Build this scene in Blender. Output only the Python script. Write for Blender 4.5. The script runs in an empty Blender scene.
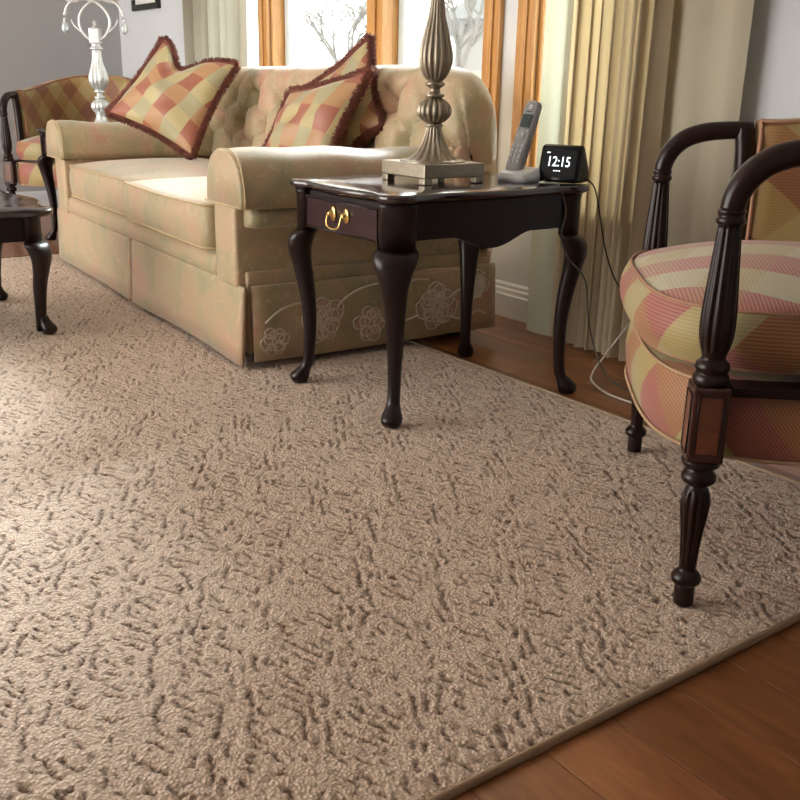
import bpy, bmesh, math, random
import numpy as np
from mathutils import Vector, Matrix, noise
random.seed(7)
SC = bpy.context.scene
COL = SC.collection
PI = math.pi
def R(a): return math.radians(a)

# ------------------------------------------------------------------ camera, sky, sun, exposure
cam_d = bpy.data.cameras.new('camera'); cam = bpy.data.objects.new('camera', cam_d); COL.objects.link(cam)
FPX, CAMH, PITCH, ROLL, HEAD = 960.0, 0.83, R(18.1), R(1.2), R(143.9)
cam_d.sensor_fit = 'HORIZONTAL'; cam_d.sensor_width = 36.0; cam_d.lens = 36.0 * FPX / 800.0
cam_d.clip_start = 0.02; cam_d.clip_end = 300
_fw = Vector((math.cos(HEAD) * math.cos(PITCH), math.sin(HEAD) * math.cos(PITCH), -math.sin(PITCH)))
_r = Vector((math.sin(HEAD), -math.cos(HEAD), 0)); _u = _r.cross(_fw)
_r2 = math.cos(ROLL) * _r + math.sin(ROLL) * _u; _u2 = -math.sin(ROLL) * _r + math.cos(ROLL) * _u
cam.matrix_world = Matrix(((_r2.x, _u2.x, -_fw.x, 0), (_r2.y, _u2.y, -_fw.y, 0), (_r2.z, _u2.z, -_fw.z, CAMH), (0, 0, 0, 1)))
SC.camera = cam

world = bpy.data.worlds.new('overcast_sky'); SC.world = world; world.use_nodes = True
_bg = world.node_tree.nodes['Background']
_bg.inputs['Color'].default_value = (1.0, 0.955, 0.88, 1); _bg.inputs['Strength'].default_value = 3.0

sun_d = bpy.data.lights.new('hazy_sun', 'SUN'); sun = bpy.data.objects.new('hazy_sun', sun_d); COL.objects.link(sun)
sun_d.energy = 5.0; sun_d.angle = R(16); sun_d.color = (0.90, 0.95, 1.0)
sun.location = (-3, 8, 6)
sun.rotation_euler = Vector((0.75, -1.0, -0.74)).to_track_quat('-Z', 'Y').to_euler()

SC.view_settings.view_transform = 'Standard'; SC.view_settings.look = 'None'
SC.view_settings.gamma = 1.0; SC.view_settings.use_curve_mapping = False
SC.view_settings.exposure = 1.45

# ------------------------------------------------------------------ material helpers
class NT:
    def __init__(self, name):
        self.m = bpy.data.materials.new(name); self.m.use_nodes = True
        self.t = self.m.node_tree; self.t.nodes.clear()
        self.out = self.n('ShaderNodeOutputMaterial')
    def n(self, typ, **kw):
        nd = self.t.nodes.new(typ)
        for k, v in kw.items(): setattr(nd, k, v)
        return nd
    def set(self, nd, key, val):
        s = nd.inputs[key]
        if isinstance(val, bpy.types.NodeSocket): self.t.links.new(val, s)
        elif isinstance(val, (tuple, list)) and len(val) == 3 and s.type == 'RGBA': s.default_value = (*val, 1)
        else: s.default_value = val
    def coord(self, which='Object', scale=(1, 1, 1), rot=(0, 0, 0)):
        c = self.n('ShaderNodeTexCoord'); mp = self.n('ShaderNodeMapping')
        mp.inputs['Scale'].default_value = scale; mp.inputs['Rotation'].default_value = rot
        self.t.links.new(c.outputs[which], mp.inputs['Vector']); return mp.outputs['Vector']
    def noise(self, vec, scale, detail=3, rough=0.55, dist=0.0):
        nd = self.n('ShaderNodeTexNoise'); self.set(nd, 'Vector', vec)
        self.set(nd, 'Scale', scale); self.set(nd, 'Detail', detail); self.set(nd, 'Roughness', rough); self.set(nd, 'Distortion', dist)
        return nd.outputs['Fac']
    def ramp(self, fac, stops, interp='LINEAR'):
        nd = self.n('ShaderNodeValToRGB'); nd.color_ramp.interpolation = interp
        els = nd.color_ramp.elements
        while len(els) < len(stops): els.new(0.5)
        for e, (p, c) in zip(els, stops): e.position = p; e.color = (*c, 1) if len(c) == 3 else c
        self.set(nd, 'Fac', fac); return nd.outputs['Color']
    def mix(self, fac, a, b, mode='MIX'):
        nd = self.n('ShaderNodeMix', data_type='RGBA', blend_type=mode)
        self.set(nd, 0, fac); self.set(nd, 6, a if not isinstance(a, tuple) else (*a, 1)); self.set(nd, 7, b if not isinstance(b, tuple) else (*b, 1))
        return nd.outputs[2]
    def math(self, op, a, b=0.0, c=None):
        nd = self.n('ShaderNodeMath', operation=op); self.set(nd, 0, a); self.set(nd, 1, b)
        if c is not None: self.set(nd, 2, c)
        return nd.outputs[0]
    def bump(self, h, strength=0.3, dist=0.01):
        nd = self.n('ShaderNodeBump'); self.set(nd, 'Height', h); self.set(nd, 'Strength', strength); self.set(nd, 'Distance', dist)
        return nd.outputs['Normal']
    def bsdf(self, color, rough=0.5, metal=0.0, normal=None, link=True, **kw):
        b = self.n('ShaderNodeBsdfPrincipled')
        self.set(b, 'Base Color', color); self.set(b, 'Roughness', rough); self.set(b, 'Metallic', metal)
        if normal is not None: self.set(b, 'Normal', normal)
        for k, v in kw.items(): self.set(b, k, v)
        if link: self.t.links.new(b.outputs[0], self.out.inputs[0])
        return b.outputs[0]

def mat_plain(name, color, rough=0.5, metal=0.0, nscale=20, var=0.12, bump=0.0, **kw):
    q = NT(name); v = q.coord('Object'); f = q.noise(v, nscale)
    c = q.mix(f, tuple(x * (1 - var) for x in color), tuple(min(1, x * (1 + var)) for x in color))
    nrm = q.bump(q.noise(v, nscale * 4), bump, 0.003) if bump else None
    q.bsdf(c, rough, metal, nrm, **kw); return q.m

def mat_wood(name, dark, light, rough=0.3, scale=(3, 3, 3), stretch=(1, 8, 8), coat=0.3, rnd=0.0, bump=0.05, spec=0.5):
    q = NT(name); v = q.coord('Object', stretch)
    if rnd:
        oi = q.n('ShaderNodeObjectInfo'); vv = q.n('ShaderNodeVectorMath', operation='ADD')
        sc = q.n('ShaderNodeVectorMath', operation='SCALE'); cmb = q.n('ShaderNodeCombineXYZ')
        q.set(cmb, 0, oi.outputs['Random']); q.set(cmb, 1, oi.outputs['Random']); q.set(cmb, 2, oi.outputs['Random'])
        q.set(sc, 0, cmb.outputs[0]); q.set(sc, 'Scale', 43.0)
        q.set(vv, 0, v); q.set(vv, 1, sc.outputs[0]); v = vv.outputs[0]
    f = q.noise(v, scale[0], 5, 0.6, 1.2)
    g = q.noise(v, scale[0] * 9, 3, 0.6)
    c = q.ramp(q.math('ADD', q.math('MULTIPLY', f, 0.75), q.math('MULTIPLY', g, 0.25)), [(0.3, dark), (0.7, light)])
    if rnd:
        c = q.mix(q.math('MULTIPLY', oi.outputs['Random'], rnd), c, tuple(x * 0.45 for x in dark))
    q.bsdf(c, rough, 0, q.bump(g, bump, 0.002), **{'Coat Weight': coat, 'Coat Roughness': 0.12, 'Specular IOR Level': spec}); return q.m

def mat_plaid(name, n, rot, cols, rib=0.0, ribmix=0.45, uv=True, rough=0.55, off=(0.0, 0.0)):
    """a four-colour check woven with fine ribs; n = checks per metre (UV is in metres)"""
    q = NT(name); tc = q.n('ShaderNodeTexCoord'); mp = q.n('ShaderNodeMapping')
    mp.inputs['Scale'].default_value = (n, n, n); mp.inputs['Rotation'].default_value = (0, 0, rot); mp.inputs['Location'].default_value = (off[0], off[1], 0)
    q.t.links.new(tc.outputs['UV' if uv else 'Object'], mp.inputs['Vector'])
    s = q.n('ShaderNodeSeparateXYZ'); q.set(s, 0, mp.outputs[0])
    a = q.math('MODULO', q.math('ADD', q.math('FLOOR', s.outputs[0]), 1000), 2)
    b = q.math('MODULO', q.math('ADD', q.math('FLOOR', s.outputs[1]), 1000), 2)
    c = q.mix(b, q.mix(a, cols[0], cols[1]), q.mix(a, cols[2], cols[3]))
    uvv = q.n('ShaderNodeSeparateXYZ'); q.set(uvv, 0, tc.outputs['UV' if uv else 'Object'])
    w = q.math('SINE', q.math('MULTIPLY', uvv.outputs[1], rib if rib else 2000.0))
    w = q.math('MULTIPLY', q.math('ADD', w, 1.0), 0.5)
    if rib: c = q.mix(q.math('MULTIPLY', w, ribmix), c, (0.62, 0.50, 0.30))
    f = q.noise(tc.outputs['Object'], 9, 3); c = q.mix(q.math('MULTIPLY', f, 0.25), c, (0.30, 0.20, 0.12))
    q.bsdf(c, rough, 0, q.bump(w, 0.15, 0.002), **{'Sheen Weight': 0.25}); return q.m

M = {}
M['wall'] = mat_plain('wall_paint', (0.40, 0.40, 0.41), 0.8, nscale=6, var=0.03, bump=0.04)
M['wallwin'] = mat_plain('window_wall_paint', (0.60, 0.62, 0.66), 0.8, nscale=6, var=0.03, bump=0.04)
M['ceiling'] = mat_plain('ceiling_paint', (0.75, 0.74, 0.72), 0.9, nscale=4, var=0.02)
M['trim'] = mat_plain('white_trim', (0.74, 0.76, 0.80), 0.45, nscale=5, var=0.03)
M['sash'] = mat_plain('vinyl_sash', (0.62, 0.72, 0.80), 0.4, nscale=5, var=0.03)
M['oak'] = mat_wood('golden_oak', (0.36, 0.16, 0.035), (0.60, 0.31, 0.09), 0.35, (4,), (6, 6, 0.8), 0.2)
M['floorwood'] = mat_wood('walnut_floor', (0.15, 0.050, 0.017), (0.46, 0.18, 0.066), 0.30, (1.6,), (1, 8, 8), 0.25, rnd=0.5)
M['subfloor'] = mat_plain('dark_joint', (0.03, 0.018, 0.01), 0.8)
M['dark'] = mat_wood('espresso_wood', (0.006, 0.003, 0.0035), (0.018, 0.007, 0.0065), 0.30, (5,), (3, 3, 1), 0.08, spec=0.3)
M['darktop'] = mat_wood('polished_espresso', (0.012, 0.006, 0.007), (0.030, 0.012, 0.012), 0.16, (4,), (1, 6, 6), 0.8, bump=0.01)
M['drawer'] = mat_wood('mahogany_drawer', (0.018, 0.005, 0.007), (0.036, 0.010, 0.011), 0.28, (4,), (1, 6, 6), 0.1, spec=0.3)
M['mahog'] = mat_wood('dark_mahogany', (0.007, 0.0022, 0.0022), (0.022, 0.007, 0.005), 0.30, (5,), (4, 4, 1), 0.08, spec=0.3)
M['mahogred'] = mat_wood('red_mahogany', (0.030, 0.010, 0.008), (0.070, 0.024, 0.017), 0.3, (6,), (4, 4, 1), 0.3)
M['burl'] = mat_wood('red_burl', (0.085, 0.026, 0.014), (0.20, 0.068, 0.032), 0.35, (14,), (1, 1, 1), 0.3)
M['brass'] = mat_plain('brass', (0.83, 0.58, 0.22), 0.22, 1.0, var=0.08)
M['pewter'] = mat_plain('antique_pewter', (0.36, 0.31, 0.24), 0.38, 0.85, nscale=60, var=0.25)
M['silver'] = mat_plain('silver_leaf', (0.72, 0.74, 0.75), 0.35, 0.55, nscale=70, var=0.2)
M['shade'] = mat_plain('lampshade_linen', (0.86, 0.82, 0.74), 0.9, nscale=90, var=0.05)
M['blackplastic'] = mat_plain('black_plastic', (0.007, 0.008, 0.009), 0.25, var=0.1, **{'Specular IOR Level': 0.3})
M['screen'] = mat_plain('black_screen', (0.004, 0.005, 0.005), 0.35, var=0.05, **{'Specular IOR Level': 0.1})
M['greyplastic'] = mat_plain('grey_plastic', (0.30, 0.295, 0.295), 0.4, var=0.05)
M['silverplastic'] = mat_plain('silver_plastic', (0.72, 0.73, 0.74), 0.35, var=0.05)
M['key'] = mat_plain('phone_key', (0.42, 0.42, 0.43), 0.5, var=0.05)
M['lcd'] = mat_plain('phone_lcd', (0.03, 0.05, 0.045), 0.2, var=0.1)
M['cordblack'] = mat_plain('black_cord', (0.012, 0.012, 0.012), 0.5)
M['cordgrey'] = mat_plain('grey_cord', (0.10, 0.10, 0.09), 0.5)
M['cordwhite'] = mat_plain('white_cord', (0.55, 0.50, 0.42), 0.5)
M['framewood'] = mat_plain('black_frame', (0.012, 0.012, 0.013), 0.35)
M['paper'] = mat_plain('print_paper', (0.7, 0.7, 0.68), 0.8)
M['binding'] = mat_plain('rug_binding', (0.30, 0.20, 0.12), 0.8, nscale=200, var=0.2, bump=0.2)
M['fringe'] = mat_plain('rust_fringe', (0.22, 0.07, 0.048), 0.8, nscale=60, var=0.5)
M['piping'] = mat_plain('cream_piping', (0.46, 0.30, 0.18), 0.7, nscale=60, var=0.15)
M['pipingrose'] = mat_plain('rose_piping', (0.42, 0.22, 0.14), 0.7, nscale=60, var=0.15)
M['sofapiping'] = mat_plain('sofa_piping', (0.50, 0.38, 0.22), 0.7, nscale=60, var=0.15)
M['embro_pink'] = mat_plain('pink_embroidery', (0.54, 0.37, 0.27), 0.7, nscale=120, var=0.3, bump=0.3)
M['embro_cream'] = mat_plain('cream_embroidery', (0.74, 0.66, 0.54), 0.7, nscale=120, var=0.2, bump=0.3)
M['embro_rose'] = mat_plain('rose_embroidery', (0.55, 0.36, 0.35), 0.7, nscale=120, var=0.3, bump=0.3)
q = NT('crystal'); q.bsdf((0.85, 0.93, 0.97), 0.05, 0, **{'Transmission Weight': 0.7, 'IOR': 1.5}); M['crystal'] = q.m

# lit digits of the display
q = NT('lit_digits'); e = q.n('ShaderNodeEmission'); e.inputs['Color'].default_value = (0.85, 0.95, 0.95, 1); e.inputs['Strength'].default_value = 0.9
q.t.links.new(e.outputs[0], q.out.inputs[0]); M['digits'] = q.m

# glass
q = NT('window_glass'); tr = q.n('ShaderNodeBsdfTransparent'); tr.inputs[0].default_value = (0.94, 0.97, 0.97, 1)
gl = q.n('ShaderNodeBsdfGlossy'); gl.inputs['Roughness'].default_value = 0.02
lw = q.n('ShaderNodeLayerWeight'); lw.inputs['Blend'].default_value = 0.25
mx = q.n('ShaderNodeMixShader'); q.t.links.new(q.math('MULTIPLY', lw.outputs['Fresnel'], 0.5), mx.inputs[0])
q.t.links.new(tr.outputs[0], mx.inputs[1]); q.t.links.new(gl.outputs[0], mx.inputs[2]); q.t.links.new(mx.outputs[0], q.out.inputs[0]); M['glass'] = q.m

# curtain cloth: diffuse + translucent
def mat_cloth(name, col, trans, tcol, wscale=900):
    q = NT(name); v = q.coord('Object', (1, 1, 0.15)); f = q.noise(v, 260, 2)
    c = q.mix(f, tuple(x * 0.88 for x in col), col)
    nrm = q.bump(f, 0.12, 0.002)
    b = q.bsdf(c, 0.75, 0, nrm, link=False, **{'Sheen Weight': 0.15})
    t = q.n('ShaderNodeBsdfTranslucent'); t.inputs[0].default_value = (*tcol, 1)
    mx = q.n('ShaderNodeMixShader'); mx.inputs[0].default_value = trans
    q.t.links.new(b, mx.inputs[1]); q.t.links.new(t.outputs[0], mx.inputs[2]); q.t.links.new(mx.outputs[0], q.out.inputs[0]); return q.m
M['curtain'] = mat_cloth('gold_cream_curtain', (0.54, 0.45, 0.31), 0.17, (0.62, 0.47, 0.24))
M['curtainedge'] = mat_cloth('painted_backlit_edge', (0.52, 0.52, 0.40), 0.22, (0.55, 0.57, 0.44))  # same curtain cloth in a paler tone, backlight painted into its colour
M['drape'] = mat_cloth('plain_beige_drape', (0.52, 0.47, 0.36), 0.12, (0.6, 0.5, 0.3))
M['curtainleft'] = mat_cloth('ecru_curtain', (0.40, 0.37, 0.29), 0.08, (0.6, 0.6, 0.5))

# sofa fabric
q = NT('sofa_damask'); v = q.coord('Object', (1, 1, 1)); n1 = q.noise(v, 5.5, 4, 0.6, 0.8); n2 = q.noise(v, 26, 4, 0.6, 1.5)
c = q.ramp(n1, [(0.34, (0.34, 0.305, 0.175)), (0.47, (0.44, 0.345, 0.20)), (0.59, (0.49, 0.335, 0.21)), (0.71, (0.51, 0.275, 0.185))])
c = q.mix(q.ramp(n2, [(0.58, (0, 0, 0)), (0.66, (0.5, 0.5, 0.5))]), c, (0.60, 0.50, 0.36))
q.bsdf(c, 0.5, 0, q.bump(q.math('ADD', n2, q.math('MULTIPLY', q.noise(v, 420, 2), 0.4)), 0.18, 0.004), **{'Sheen Weight': 0.4, 'Sheen Roughness': 0.4}); M['sofa'] = q.m

RUST, SAGE, TAN, GREYS = (0.36, 0.10, 0.055), (0.50, 0.42, 0.20), (0.47, 0.25, 0.11), (0.40, 0.36, 0.20)
M['plaid'] = mat_plaid('silk_check', 12.5, R(8), [RUST, SAGE, TAN, GREYS], rough=0.42)
M['plaidback'] = mat_plaid('diamond_check', 11.0, R(45), [(0.22, 0.06, 0.022), (0.33, 0.21, 0.06), (0.32, 0.15, 0.04), (0.40, 0.30, 0.11)], rib=1000, ribmix=0.15)
M['plaidchair'] = mat_plaid('ribbed_check', 10.0, R(38), [(0.30, 0.035, 0.045), (0.36, 0.28, 0.085), (0.30, 0.085, 0.018), (0.36, 0.31, 0.14)], rib=1000, ribmix=0.30)
M['plaidtop'] = mat_plaid('ribbed_check_top', 11.0, R(30), [(0.36, 0.055, 0.075), (0.46, 0.44, 0.30), (0.34, 0.09, 0.06), (0.42, 0.35, 0.17)], rib=1000, ribmix=0.42, uv=False)

# rug
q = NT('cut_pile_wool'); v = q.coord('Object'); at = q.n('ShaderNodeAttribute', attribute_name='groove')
vo = q.n('ShaderNodeTexVoronoi'); q.set(vo, 'Vector', v); q.set(vo, 'Scale', 190.0)
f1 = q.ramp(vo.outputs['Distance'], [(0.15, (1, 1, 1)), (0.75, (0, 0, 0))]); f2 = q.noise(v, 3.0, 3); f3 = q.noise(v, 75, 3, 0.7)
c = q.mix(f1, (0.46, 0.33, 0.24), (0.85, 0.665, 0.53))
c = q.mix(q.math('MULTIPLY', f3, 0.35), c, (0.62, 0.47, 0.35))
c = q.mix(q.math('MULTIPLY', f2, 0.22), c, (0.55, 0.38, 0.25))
c = q.mix(q.math('MULTIPLY', at.outputs['Fac'], 0.97), c, (0.13, 0.065, 0.028))  # dark brown along the grooves: darker yarn plus recess shade painted into the colour
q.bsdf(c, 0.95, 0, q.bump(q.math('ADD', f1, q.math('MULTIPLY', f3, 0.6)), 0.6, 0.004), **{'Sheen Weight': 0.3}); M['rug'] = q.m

# outdoors
M['snow'] = mat_plain('pale_lawn', (0.80, 0.82, 0.80), 0.9, nscale=0.6, var=0.1)
M['brickpale'] = mat_plain('pale_brick', (0.20, 0.19, 0.18), 0.9, nscale=3, var=0.12)
M['roof'] = mat_plain('grey_shingle', (0.16, 0.165, 0.17), 0.9, nscale=3, var=0.15)
M['housepane'] = mat_plain('house_window', (0.09, 0.14, 0.15), 0.3, nscale=2)
M['bark'] = mat_plain('grey_bark', (0.13, 0.12, 0.11), 0.9, nscale=8, var=0.2)
M['hedge'] = mat_plain('pale_hedge', (0.50, 0.56, 0.46), 0.9, nscale=4, var=0.3)

# ------------------------------------------------------------------ geometry helpers
def finish(name, me, mat, parent=None, smooth=True, loc=None):
    me.materials.append(M[mat] if isinstance(mat, str) else mat)
    if smooth: me.polygons.foreach_set('use_smooth', [True] * len(me.polygons))
    o = bpy.data.objects.new(name, me); COL.objects.link(o)
    if parent is not None: o.parent = parent
    if loc is not None: o.location = loc
    return o

def raw(name, verts, faces, mat, parent=None, smooth=True, uvs=None, loc=None):
    me = bpy.data.meshes.new(name); me.from_pydata([tuple(v) for v in verts], [], faces); me.update()
    if uvs is not None:
        ul = me.uv_layers.new(name='UVMap')
        for p in me.polygons:
            for li, vi in zip(p.loop_indices, p.vertices): ul.data[li].uv = uvs[vi]
    return finish(name, me, mat, parent, smooth, loc)

def surf_data(P, cu=False, cv=False, caps=False):
    """P[i][j]; cu closes along j, cv closes along i; UV in metres"""
    n, m = len(P), len(P[0]); V = [Vector(p) for row in P for p in row]
    mi, mj = n // 2, m // 2
    us = [0.0]; vs = [0.0]
    for j in range(1, m): us.append(us[-1] + (Vector(P[mi][j]) - Vector(P[mi][j - 1])).length)
    for i in range(1, n): vs.append(vs[-1] + (Vector(P[i][mj]) - Vector(P[i - 1][mj])).length)
    UV = [(us[j], vs[i]) for i in range(n) for j in range(m)]
    F = []
    for i in range(n if cv else n - 1):
        for j in range(m if cu else m - 1):
            a, b = i, (i + 1) % n; c, d = j, (j + 1) % m
            F.append((a * m + c, a * m + d, b * m + d, b * m + c))
    if caps and cu:
        F.append(tuple(range(m - 1, -1, -1))); F.append(tuple((n - 1) * m + j for j in range(m)))
    return V, F, UV

def surf(name, P, mat, parent=None, cu=False, cv=False, caps=False, smooth=True, loc=None):
    V, F, UV = surf_data(P, cu, cv, caps); return raw(name, V, F, mat, parent, smooth, UV, loc)

def lathe(name, prof, mat, parent=None, segs=24, loc=None, flutes=0, depth=0.0, zr=None):
    """prof [(r,z)]; flutes cut where zr[0]<z<zr[1]"""
    P = []
    for r, z in prof:
        row = []
        for k in range(segs):
            a = 2 * PI * k / segs; rr = r
            if flutes and any(z0 < z < z1 for z0, z1 in zr): rr = r * (1 - depth * (0.5 + 0.5 * math.cos(flutes * a)) ** 2)
            row.append((rr * math.cos(a), rr * math.sin(a), z))
        P.append(row)
    return surf(name, P, mat, parent, cu=True, caps=True, loc=loc)

def smooth_prof(pts, sub=4):
    out = []
    n = len(pts)
    for i in range(n - 1):
        p0, p1, p2, p3 = pts[max(i - 1, 0)], pts[i], pts[i + 1], pts[min(i + 2, n - 1)]
        for s in range(sub):
            t = s / sub
            out.append(tuple(0.5 * (2 * b + (c - a) * t + (2 * a - 5 * b + 4 * c - d) * t * t + (3 * b - a - 3 * c + d) * t ** 3) for a, b, c, d in zip(p0, p1, p2, p3)))
    out.append(tuple(pts[-1])); return out

def box(name, c, s, mat, parent=None, bevel=0.004, rot=None, seg=2):
    bm = bmesh.new(); bmesh.ops.create_cube(bm, size=1)
    for v in bm.verts: v.co = Vector((v.co.x * s[0], v.co.y * s[1], v.co.z * s[2]))
    if bevel: bmesh.ops.bevel(bm, geom=bm.edges[:], offset=min(bevel, 0.45 * min(s)), segments=seg, affect='EDGES', profile=0.5)
    me = bpy.data.meshes.new(name); bm.to_mesh(me); bm.free()
    o = finish(name, me, mat, parent, False, c)
    if rot: o.rotation_euler = rot
    return o

def tube_data(path, r, segs=8, closed=False):
    pts = [Vector(p) for p in path]; n = len(pts); P = []
    up = None
    for i, p in enumerate(pts):
        if closed: t = pts[(i + 1) % n] - pts[i - 1]
        else: t = pts[min(i + 1, n - 1)] - pts[max(i - 1, 0)]
        t.normalize()
        if up is None: up = t.orthogonal().normalized()
        else:
            up = up - t * up.dot(t)
            up = up.normalized() if up.length > 1e-6 else t.orthogonal().normalized()
        b = t.cross(up); rr = r[i] if isinstance(r, (list, tuple)) else r
        if isinstance(rr, (list, tuple)): ra, rb = rr
        else: ra = rb = rr
        P.append([p + up * (ra * math.cos(2 * PI * k / segs)) + b * (rb * math.sin(2 * PI * k / segs)) for k in range(segs)])
    return surf_data(P, cu=True, cv=closed, caps=not closed)

def tube(name, path, r, mat, parent=None, segs=8, closed=False, loc=None):
    V, F, UV = tube_data(path, r, segs, closed); return raw(name, V, F, mat, parent, True, UV, loc)

def rounded_rect(w, d, r, k=6, cx=0, cy=0, side=8):
    pts = []
    cs = [(w / 2 - r, d / 2 - r, 0), (-w / 2 + r, d / 2 - r, 90), (-w / 2 + r, -d / 2 + r, 180), (w / 2 - r, -d / 2 + r, 270)]
    for i, (x, y, a0) in enumerate(cs):
        for s in range(k + 1):
            a = R(a0 + 90 * s / k); pts.append((cx + x + r * math.cos(a), cy + y + r * math.sin(a)))
        nx, ny, na = cs[(i + 1) % 4]; a = R(na)
        e = (cx + nx + r * math.cos(a), cy + ny + r * math.sin(a)); p = pts[-1]
        for s in range(1, side): pts.append((p[0] + (e[0] - p[0]) * s / side, p[1] + (e[1] - p[1]) * s / side))
    return pts

def puff(name, outline, z0, z1, mat, parent=None, crown=0.02, crownb=0.0, bulge=0.01, rings=8, edge=0.01, loc=None, pillow=2.2, center=None, dent=None):
    """a cushion over a closed outline: flat-ish bottom, bulging boxing, crowned top"""
    n = len(outline); cx = sum(p[0] for p in outline) / n if center is None else center[0]; cy = sum(p[1] for p in outline) / n if center is None else center[1]
    P = []
    def ring(s, z, off=0.0):
        row = []
        for x, y in outline:
            dx, dy = x - cx, y - cy; L = math.hypot(dx, dy) or 1
            k = s + off / L
            row.append((cx + dx * k, cy + dy * k, z))
        return row
    for i in range(rings):
        s = 0.02 + 0.98 * i / rings; P.append(ring(s, z0 - crownb * (1 - s ** pillow)))
    P.append(ring(1, z0, -edge * 0.4)); 
    for i in range(5):
        t = i / 4; P.append(ring(1, z0 + edge * 0.5 + (z1 - z0 - edge) * t, bulge * math.sin(PI * t)))
    P.append(ring(1, z1, -edge * 0.4))
    for i in range(rings - 1, -1, -1):
        s = 0.02 + 0.98 * i / rings; P.append(ring(s, z1 + crown * (1 - s ** pillow)))
    V, F, UV = surf_data(P, cu=True, caps=True)
    UV = [(v.x, v.y + 0.8 * v.z) for v in V]
    if dent: V = [dent(v) for v in V]
    return raw(name, V, F, mat, parent, True, UV, loc)

def empty(name, loc, rz=0.0):
    o = bpy.data.objects.new(name, None); COL.objects.link(o); o.location = loc; o.rotation_euler = (0, 0, rz); o.empty_display_size = 0.1
    return o
def tag(o, label, cat, group=None):
    o['label'] = label; o['category'] = cat
    if group: o['group'] = group
    return o
def struct(o): o['kind'] = 'structure'; return o
def kids(o): return [c for c in bpy.data.objects if c.parent == o]
def copy_tree(o, parent=None):
    ch = kids(o); c = o.copy(); COL.objects.link(c); c.parent = parent
    for k in ch: copy_tree(k, c)
    return c

# ------------------------------------------------------------------ the room
XF, YW, ZC = -6.58, 2.45, 2.50
X1, Y0 = 1.6, -3.2
def boxes(name, lst, mat, parent=None):
    V, F = [], []
    for (x0, x1, y0, y1, z0, z1) in lst:
        b = len(V)
        V += [(x, y, z) for z in (z0, z1) for y in (y0, y1) for x in (x0, x1)]
        F += [tuple(b + k for k in f) for f in ((0, 2, 3, 1), (4, 5, 7, 6), (0, 1, 5, 4), (2, 6, 7, 3), (0, 4, 6, 2), (1, 3, 7, 5))]
    return raw(name, V, F, mat, parent, False)

floor = struct(boxes('floor', [(XF, X1, Y0, YW, -0.06, -0.012)], 'subfloor'))
PW = 0.128
cache = {}
row = 0; y = YW
while y > Y0 + PW:
    x = XF + 0.004 - random.random() * 1.1; yc = y - PW / 2
    while x < X1:
        L = random.choice((0.9, 1.2, 1.5, 1.8))
        a, b = max(x, XF + 0.004), min(x + L, X1)
        x += L
        if b - a < 0.06: continue
        if a > -4.6 and b < -0.95 and yc < 1.75 and yc > -0.8: continue      # wholly under the rug
        key = round(b - a, 2)
        if key not in cache:
            bm = bmesh.new(); bmesh.ops.create_cube(bm, size=1)
            for v in bm.verts: v.co = Vector((v.co.x * (key - 0.002), v.co.y * (PW - 0.002), v.co.z * 0.012 - 0.006))
            bmesh.ops.bevel(bm, geom=[e for e in bm.edges if all(v.co.z > -0.005 for v in e.verts)], offset=0.0005, segments=1, affect='EDGES')
            me = bpy.data.meshes.new('plank'); bm.to_mesh(me); bm.free(); me.materials.append(M['floorwood']); cache[key] = me
        o = bpy.data.objects.new('plank', cache[key]); COL.objects.link(o); o.parent = floor; o.location = ((a + b) / 2, yc, 0)
    y -= PW

ZS, ZH = 0.50, 2.12                       # sill and head of the openings
OPEN = [(-5.22, -4.63), (-4.52, -2.86), (-2.60, -2.04)]
edges = [XF - 0.15] + [v for o_ in OPEN for v in o_] + [X1]
wl = []
for i in range(0, len(edges), 2): wl.append((edges[i], edges[i + 1], YW, YW + 0.16, 0, ZC))
for a, b in OPEN: wl += [(a, b, YW, YW + 0.16, 0, ZS), (a, b, YW, YW + 0.16, ZH, ZC)]
struct(boxes('wall_window', wl, 'wallwin'))
struct(boxes('wall_far', [(XF - 0.15, XF, Y0, YW, 0, ZC)], 'wall'))
struct(boxes('wall_near', [(X1, X1 + 0.15, Y0, YW + 0.16, 0, ZC)], 'wall'))
struct(boxes('wall_light_block', [(-2.2, X1 + 0.15, Y0 - 0.15, Y0, 0, ZC)], 'wall'))  # unseen partial wall, added to cut fill light from the camera side
struct(boxes('ceiling', [(XF - 0.15, X1 + 0.15, Y0 - 0.1, YW + 0.16, ZC, ZC + 0.1)], 'ceiling'))

def moulding(name, prof, x0, x1, y, mat):
    """profile [(out,z)] run along X on the window wall"""
    P = [[(x, y - o, z) for o, z in prof] for x in (x0, x1)]
    return struct(surf(name, P, mat, None, cu=True, caps=True, smooth=False))
bbp = [(0, 0), (0.018, 0), (0.018, 0.085), (0.014, 0.09), (0.014, 0.105), (0.009, 0.111), (0.009, 0.122), (0.004, 0.13), (0, 0.13)]
moulding('baseboard_window', bbp, XF, X1, YW - 0.0005, 'trim')
P = [[(XF + 0.0005 + o, y_, z) for o, z in bbp] for y_ in (YW - 0.03, Y0)]
struct(surf('baseboard_far', P, 'trim', None, cu=True, caps=True, smooth=False))

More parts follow.
